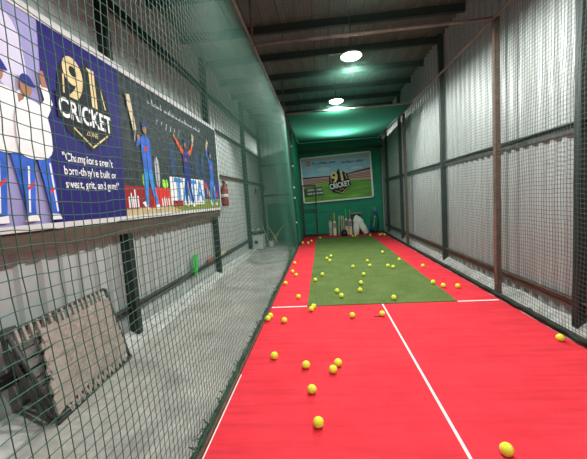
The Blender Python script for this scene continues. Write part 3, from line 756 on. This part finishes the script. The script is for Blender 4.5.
mb.build('blades', M_rail, t)
tag(MB().box((-2.19, 5.02, .355), (-2.105, 5.18, .372)).box((-2.12, 5.03, .36), (-2.105, 5.17, .62)).box((-2.125, 5.05, .28), (-2.108, 5.15, .36)).build('green_cloth_rag', mat('bright_green_fabric', (0.02, 0.46, 0.05), 0.8, var=.3, vscale=20), bevel=.006), 'bright green rag draped over the low rail of the left wall', 'rag')
t = thing('hand_brush', 'red-handled brush lying on the low rail beside a black column', 'brush', (-2.155, 5.86, .36))
MB().box((-.02, -.12, 0), (.03, .13, .05)).build('handle', mat('brick_red_plastic', (0.35, 0.06, 0.04), 0.6), t, bevel=.008)
MB().box((-.02, .13, .0), (.03, .30, .035)).build('bristles', mat('dark_brown_bristle', (0.10, 0.07, 0.05), .9), t)
tag(MB().box((-2.185, 6.45, .356), (-2.12, 6.82, .40)).build('timber_offcut', M_stump, bevel=.004), 'pale timber offcut lying on the low rail beyond the black column', 'wood')

# box with kit at the end of the aisle
t = thing('plastic_crate', 'white plastic crate with a dark badge standing in the aisle corner', 'crate', (-2.0, 9.66, 0))
mb = MB(); w_, d_, h_ = .20, .17, .44
mb.box((-w_, -d_, 0), (w_, d_, .015)).box((-w_, -d_, 0), (w_, -d_+.012, h_)).box((-w_, d_-.012, 0), (w_, d_, h_)).box((-w_, -d_, 0), (-w_+.012, d_, h_)).box((w_-.012, -d_, 0), (w_, d_, h_))
for z in (.1, .2, .3): mb.box((-w_-.006, -d_-.006, z), (w_+.006, -d_, z+.015)).box((w_, -d_, z), (w_+.006, d_, z+.015))
M_crate = mat('white_crate_plastic', (0.62, 0.61, 0.58), 0.5, var=.08)
bo = mb.build('body', M_crate, t)
mb = MB(); mb.box((-w_-.015, -d_-.015, h_-.03), (w_+.015, -d_+.012, h_)).box((-w_-.015, d_-.012, h_-.03), (w_+.015, d_+.015, h_)).box((-w_-.015, -d_, h_-.03), (-w_+.012, d_, h_)).box((w_-.012, -d_, h_-.03), (w_+.015, d_, h_))
mb.build('rim', M_crate, t)
MB().lathe([(.001, 0), (.055, 0), (.055, .008)], 16, Matrix.Translation((-.01, -d_-.006, .22)) @ Matrix.Rotation(PI/2, 4, 'X')).build('badge', M_black, bo)
def blob(name, c, r, sc, m, lab, cat, group, rz=0):
    mb = MB().ball((0, 0, 0), r, 14, 9, sc)
    mb.v = [tuple(Vector(p)*(1+.12*noise.noise(Vector(p)*14+Vector(c)))) for p in mb.v]
    o = mb.build(name, m, None, True); o.location = c; o.rotation_euler = (0, 0, rz); return tag(o, lab, cat, group)
blob('batting_glove', (-2.10, 9.58, .49), .075, (1, .8, .75), M_black, 'black batting glove heaped in the white crate, left one', 'glove', 'gloves in the crate')
blob('batting_glove', (-1.94, 9.64, .48), .08, (1, .8, .7), M_black, 'black batting glove heaped in the white crate, right one', 'glove', 'gloves in the crate', .6)
blob('practice_ball', (-2.12, 9.60, .57), .036, (1, 1, 1), mat('pale_leather', (.7, .72, .6), .5), 'pale ball on top of the gloves in the white crate', 'ball', None)
blob('white_cap', (-1.96, 9.68, .575), .06, (1, 1, .45), M_white, 'small white cap on top of the white crate', 'cap', None)
mb = MB()
t = thing('paint_tin', 'small white tin on the floor beside the white crate', 'tin', (-1.66, 10.0, 0))
MB().lathe([(.075, 0), (.08, .01), (.08, .18), (.075, .19)], 18).build('body', M_crate, t, True)
MB().lathe([(.001, .191), (.07, .191), (.077, .197)], 18).build('lid', M_rail, t, True)
MB().tube([(-.08, 0, .15), (-.05, -.06, .22), (0, -.075, .24), (.05, -.06, .22), (.08, 0, .15)], .004, 5).build('wire_handle', M_rail, t)
for k, (x0, y0, x1, y1, z1, lb) in enumerate(((-1.75, 10.3, -2.06, 10.6, .78, 'leaning against the left wall'), (-1.45, 10.25, -1.86, 10.55, .70, 'tilted left in the middle of the pile'),
        (-1.80, 10.45, -1.28, 10.7, .62, 'crossing the others towards the right'), (-1.62, 10.2, -1.40, 10.6, .52, 'shortest and steepest of the pile'))):
    o = MB().tube([(x0, y0, .018), ((x0+x1)/2, (y0+y1)/2, .018+z1/2), (x1, y1, z1)], [.018, .018, .015], 8).build('wooden_stick', M_stump, None, True)
    tag(o, 'pale wooden stick in the far aisle pile, ' + lb, 'stick', 'wooden sticks at the aisle end')

# ------------------------------------------------------------------ far end of the lane
# open black frame
t = thing('rebound_frame', 'narrow black steel frame standing upright at the far left of the lane', 'frame', (-.465, 12.02, 0.006))
for x in (-.24, .24): MB().box((x-.02, -.02, .0), (x+.02, .02, 1.90)).build('upright', M_black, t)
MB().box((-.22, -.018, 1.865), (.22, .018, 1.90)).build('top_bar', M_black, t)
MB().box((-.22, -.018, .98), (.22, .018, 1.015)).build('middle_bar', M_black, t)
MB().box((-.22, -.018, .05), (.22, .018, .085)).build('bottom_bar', M_black, t)
for x in (-.24, .24): MB().box((x-.02, -.10, 0), (x+.02, .05, .03)).build('foot', M_black, t)

def bat(x, y, lean, h, grip, blade, stick, label, tilt=0):
    t = thing('cricket_bat', label, 'bat', (x, y, 0.012), (math.radians(-lean), math.radians(tilt), 0), 'cricket bats against the green end wall')
    bl = h*0.64
    # blade: flat face, ridged back, rounded toe
    mb = MB(); V = []; F = []; secs = 12
    for i in range(secs+1):
        q = i/secs; z = bl*q; wd = .054 if 0.06 < q < .9 else (.044 if q <= .06 else .054*(1-(q-.9)*5.2)); th = .018 + .022*math.exp(-((q-.3)/.3)**2)
        V += [(-wd, -.010, z), (wd, -.010, z), (wd, .004, z), (0, th, z), (-wd, .004, z)]
    for i in range(secs):
        for k in range(5): F.append((5*i+k, 5*i+(k+1) % 5, 5*i+5+(k+1) % 5, 5*i+5+k))
    F += [(4, 3, 2, 1, 0), tuple(5*secs+k for k in range(5))]
    blade_o = mb.add(V, F).build('blade', blade, t, bevel=.003)
    MB().tube([(0, 0, bl-.03), (0, 0, bl+.03), (0, 0, h-.01), (0, 0, h)], [.013, .017, .017, .013], 10).build('grip', grip, t, True)
    MB().box((-.045, -.0125, bl*.52), (.045, -.0105, bl*.86)).build('sticker', stick, blade_o)
gw = lambda n, c: mat(n, c, .6)
bat(.25, 11.95, 9, .87, gw('dark_red_grip', (.22, .03, .02)), mat('grey_worn_willow', (.36, .30, .26), .6, var=.2), gw('grey_sticker', (.45, .42, .42)), 'cricket bat with dark red grip and worn grey blade, leftmost against green wall')
bat(.40, 11.93, 9, .83, gw('yellow_grip', (.60, .50, .05)), mat('cream_willow', (.66, .55, .40), .5, var=.1), gw('brown_sticker', (.22, .17, .13)), 'cricket bat with yellow grip and pale cream blade')
bat(.85, 11.95, 9, .95, gw('bright_green_grip', (.02, .62, .08)), M_wood, gw('navy_sticker', (.05, .10, .17)), 'cricket bat with bright green grip and dark blue sticker', tilt=-2)
bat(.96, 11.80, 9, .92, gw('tan_grip', (.33, .27, .16)), mat('pinkish_willow', (.66, .42, .28), .5, var=.1), gw('plum_sticker', (.22, .12, .16)), 'cricket bat with tan grip and orange-brown blade beside the pads')
# three stumps
for k, (x, lb, tl) in enumerate(((.535, 'leftmost of the three', 3), (.65, 'middle one of the three', 0), (.735, 'rightmost of the three', -2))):
    t = thing('cricket_stump', 'pale wooden cricket stump standing by the end wall, ' + lb, 'stump', (x, 11.80, 0.014), (math.radians(-6), math.radians(tl), 0), 'stumps against the green end wall')
    sh = MB().lathe([(.004, 0), (.019, .06), (.019, .70), (.016, .72)], 12).build('shaft', M_stump, t, True)
    MB().lathe([(.0195, .60), (.0197, .62), (.0197, .66), (.0195, .68)], 12).build('painted_band', gw('cream_band', (.72, .66, .45)), sh, True)
# helmet
t = thing('batting_helmet', 'dark navy batting helmet with grille on the turf before the stumps', 'helmet', (.72, 11.62, .006))
mb = MB()
V = []; F = []; n, m_ = 18, 8
for i in range(m_+1):
    a = (PI/2)*i/m_ 
    for k in range(n):
        tt = 2*PI*k/n; V.append((.115*math.cos(a)*math.cos(tt), .135*math.cos(a)*math.sin(tt), .11+.125*math.sin(a)))
for i in range(m_):
    for k in range(n): F.append((i*n+k, i*n+(k+1) % n, (i+1)*n+(k+1) % n, (i+1)*n+k))
mb.add(V, F)
V = [(.115*math.cos(2*PI*k/n), .135*math.sin(2*PI*k/n), .11) for k in range(n)] + [(.105*math.cos(2*PI*k/n), .125*math.sin(2*PI*k/n), .0 if math.sin(2*PI*k/n) > -.3 else .10) for k in range(n)]
mb.add(V, [(k, (k+1) % n, n+(k+1) % n, n+k) for k in range(n)])
sh = mb.build('shell', mat('navy_helmet_shell', (.01, .012, .045), .35), t, True)
MB().prism([(-.09, 0), (.09, 0), (.06, -.07), (-.06, -.07)], .105, .115, lambda u, v, d: (u, v-.11, d)).build('peak', mat('navy_helmet_shell', (.01, .012, .045)), sh)
mb = MB()
for z in (.02, .05, .08): mb.tube([(.10*math.cos(a), -.02+.15*math.sin(a), z) for a in [PI+PI*k/10 for k in range(11)]], .004, 5)
for a in (1.25, 1.5, 1.75): mb.tube([(.10*math.cos(PI*a), -.02+.15*math.sin(PI*a), .01), (.10*math.cos(PI*a), -.02+.15*math.sin(PI*a), .10)], .004, 5)
mb.build('grille', M_rail, t)
# black cabinet
t = thing('black_cabinet', 'low black cabinet with a grey top behind the white pads', 'cabinet', (1.20, 12.08, 0.006))
mb = MB().box((-.17, -.13, 0), (.17, .13, .03)).box((-.17, -.13, 0), (-.14, .13, .74)).box((.14, -.13, 0), (.17, .13, .74)).box((-.17, .1, 0), (.17, .13, .74))
mb.build('carcass', M_rail, t)
MB().box((-.195, -.15, .74), (.195, .13, .785)).build('top', mat('mid_grey_laminate', (.22, .24, .23), .5), t, bevel=.004)
MB().box((-.135, -.11, .04), (.135, -.09, .72)).build('dark_front', M_black, t)
# pads
def pad(x, y, rx, ry, label, h=.70):
    t = thing('batting_pad', label, 'pad', (x, y, .02+.08*abs(math.sin(ry))), (rx, ry, 0), 'white batting pads by the end wall')
    mb = MB(); nu_, nz_ = 12, 20; V = []; F = []
    for j in range(nz_+1):
        q = j/nz_; z = h*q
        wd = .095 + .025*math.sin(PI*min(1, q*1.3)) if q < .72 else .12 - .02*((q-.72)/.28)**2*3
        if q > .93: wd *= .80
        for i in range(nu_+1):
            a = -1.15 + 2.3*i/nu_
            ridge = .010*abs(math.sin(a*4.0)) if q < .62 or q > .8 else .016
            V.append((math.sin(a)*wd, -(math.cos(a)*wd*.9+ridge)+.06 - (.03*math.sin(PI*(q-.6)/.22) if .6 < q < .82 else 0), z))
    for j in range(nz_):
        for i in range(nu_):
            a = j*(nu_+1)+i; F.append((a, a+1, a+nu_+2, a+nu_+1))
    o = mb.add(V, F).build('shell', M_white, t, True); s_ = o.modifiers.new('solid', 'SOLIDIFY'); s_.thickness = .028; s_.offset = -1
    mb = MB()
    for a in (-.7, -.25, .25, .7): mb.tube([(math.sin(a)*.11, -math.cos(a)*.105+.045, .05), (math.sin(a)*.115, -math.cos(a)*.11+.045, .25), (math.sin(a)*.12, -math.cos(a)*.115+.045, .41)], .016, 7)
    mb.build('cane_ribs', M_white, o, True)
    sh = o
    MB().box((-.12, -.062, .44), (.12, -.035, .52)).build('knee_roll', M_white, sh, bevel=.012)
    for z in (.18, .34): MB().box((-.10, .0, z), (.10, .012, z+.035)).build('strap', mat('dark_strap', (.05, .05, .06), .7), t)
pad(1.14, 11.68, math.radians(-8), math.radians(4), 'white batting pad standing upright before the black cabinet')
pad(1.50, 11.64, math.radians(-10), math.radians(-26), 'white batting pad tilted to the left against the upright pad', .70)
# kit bag hanging at the right corner
t = thing('kit_bag', 'green and blue kit bag hanging in the right corner of the end wall', 'bag', (1.86, 12.02, .12))
mb = MB().ball((-.01, 0, .28), .18, 16, 12, (.85, .6, 1.9)); mb.v = [tuple(Vector(p)*(1+.06*noise.noise(Vector(p)*9))) for p in mb.v]
mb.build('body', mat('bag_green', (.005, .12, .075), .7, var=.3, vscale=12), t, True)
mb = MB().ball((.01, -.01, .62), .085, 14, 9, (.9, .7, 1.4)); mb.v = [tuple(Vector(p)*(1+.1*noise.noise(Vector(p)*15))) for p in mb.v]
mb.build('top_flap', mat('bag_blue', (.02, .05, .28), .6), t, True)
MB().ball((-.15, -.03, .08), .075, 12, 8, (.8, .7, 1.2)).build('side_pocket', mat('bag_blue', (.02, .05, .28)), t, True)
MB().tube([(-.03, -.02, .70), (0, .06, .86), (.04, -.02, .70)], .009, 6).tube([(-.08, -.09, .15), (-.04, -.11, .3), (.0, -.09, .52)], .008, 6).build('strap', mat('pale_strap', (.45, .5, .45), .7), t)
MB().ball((-.01, -.085, .5), .022, 8, 6).build('buckle', mat('white_plastic', (.8, .8, .78)), t, True)

# twig on the carpet
tag(MB().tube([(.515, 3.70, .010), (.545, 3.702, .012), (.585, 3.70, .010)], .004, 6).build('dark_twig', M_black, None, True), 'thin dark twig on the red carpet touching a ball by the centre line', 'twig')

# ------------------------------------------------------------------ tennis balls
R_ = 0.033
def make_ball():
    t = thing('tennis_ball', '', 'ball')
    MB().ball((0, 0, 0), R_, 20, 14).build('felt', M_ball, t, True)
    pts = []
    for k in range(61):
        a = 2*PI*k/60; A_ = .44
        p = Vector((math.cos(a)+A_*math.cos(3*a)*.5, math.sin(a)-A_*math.sin(3*a)*.5, 1.25*A_**.5*math.sin(2*a)))
        pts.append(p.normalized()*(R_+.0002))
    MB().tube(pts, .0011, 5, cap=False).build('seam', M_seam, t)
    return t
BALLS = [
 (-.69, 10.21, 'ball at the foot of the green side cloth, farthest left on red'),
 (-.51, 10.13, 'ball in the middle of the far left red strip near the black frame'),
 (-.42, 10.55, 'farthest ball on the left red strip, close to the turf edge'),
 (-.14, 11.18, 'ball at the far left corner of the green turf before the first bat'),
 (-.67, 6.97, 'ball halfway down the left red strip beside the net'),
 (-.64, 6.13, 'upper one of two neighbouring balls on the left red strip'),
 (-.55, 5.83, 'lower one of two neighbouring balls on the left red strip'),
 (-.68, 5.27, 'ball on the left red strip close to the net, below the neighbouring pair'),
 (-.41, 4.49, 'ball on the left red strip just above the short white crossline'),
 (.03, 7.27, 'leftmost ball of the trio on the left half of the turf'),
 (.13, 7.56, 'farthest ball of the trio on the left half of the turf'),
 (.09, 7.00, 'nearest ball of the trio on the left half of the turf'),
 (-.07, 5.74, 'single ball near the left turf edge, just beyond another near the edge'),
 (-.19, 5.37, 'ball closest to the left turf edge, halfway along the green'),
 (.14, 4.67, 'farther ball of the pair in the near left of the turf'),
 (.19, 4.43, 'nearer ball of the pair in the near left of the turf'),
 (.47, 4.67, 'nearest ball of the column of balls down the middle of the turf'),
 (.53, 5.07, 'second nearest ball of the column down the middle of the turf'),
 (.64, 5.62, 'third ball of the column down the middle of the turf'),
 (.52, 6.28, 'lone ball in mid turf left of a close pair'),
 (.86, 6.78, 'farther ball of the close pair in mid turf'),
 (.84, 6.31, 'nearer ball of the close pair in mid turf'),
 (1.34, 7.73, 'lone ball on the far right part of the turf'),
 (1.165, 6.22, 'left ball of two side by side on the right of the turf'),
 (1.24, 6.10, 'right ball of two side by side on the right of the turf'),
 (1.50, 6.76, 'ball close to the right edge of the turf beyond the side-by-side pair'),
 (.86, 4.26, 'ball on the near right of the turf close to its front edge'),
 (-.185, 4.045, 'farther of two touching balls at the front left corner of the turf'),
 (-.21, 3.955, 'nearer of two touching balls at the front left corner of the turf'),
 (.27, 3.69, 'ball on red carpet just in front of the middle of the turf edge'),
 (.61, 3.71, 'ball on red carpet touching the start of the long centre line'),
 (-.51, 3.60, 'ball on red carpet just below the left white crossline'),
 (-.695, 3.76, 'farther of two touching balls by the left net just before the crossline'),
 (-.71, 3.67, 'nearer of two touching balls by the left net just before the crossline'),
 (.97, 11.18, 'left ball of the pair before the batting pads'),
 (1.06, 11.2, 'right ball of the pair before the batting pads'),
 (1.55, 11.18, 'ball at the far right corner of the green turf'),
 (1.88, 11.28, 'left ball of three in the far right corner of the red carpet'),
 (1.97, 11.38, 'middle ball of three in the far right corner of the red carpet'),
 (2.04, 11.22, 'right ball of three in the far right corner of the red carpet'),
 (1.78, 6.12, 'farthest lone ball on the right red strip'),
 (1.575, 4.93, 'ball lying on the right turf edge, left of two more on the red'),
 (1.66, 4.76, 'middle one of three balls in a row at the right turf edge'),
 (1.84, 4.71, 'right one of three balls in a row on the right red strip'),
 (-.50, 2.75, 'leftmost ball on the near red carpet, towards the left net'),
 (-.21, 2.58, 'ball on the near red carpet left of a touching pair'),
 (.055, 2.605, 'upper ball of the touching pair on the near red carpet'),
 (.01, 2.50, 'lower ball of the touching pair on the near red carpet'),
 (-.15, 2.23, 'second nearest ball left of the centre line on the red carpet'),
 (-.10, 1.88, 'large near ball left of the centre line, closest on that side'),
 (2.02, 2.97, 'ball at the foot of the right net beside the big black column'),
 (.88, 1.67, 'largest and nearest ball, right of the centre line'),
]
b0 = make_ball()
for i, (x, y, lb) in enumerate(BALLS):
    o = b0 if i == 0 else copy_tree(b0)
    on_turf = -.27 < x < 1.61 and 4.14 < y < 11.3
    o.location = (x, y, (0.016 if on_turf else 0.006) + R_)
    o.rotation_euler = (random.uniform(0, 6), random.uniform(0, 6), random.uniform(0, 6))
    o['label'] = 'yellow-green ' + lb; o['group'] = 'tennis balls scattered along the lane'
bpy.context.view_layer.update()
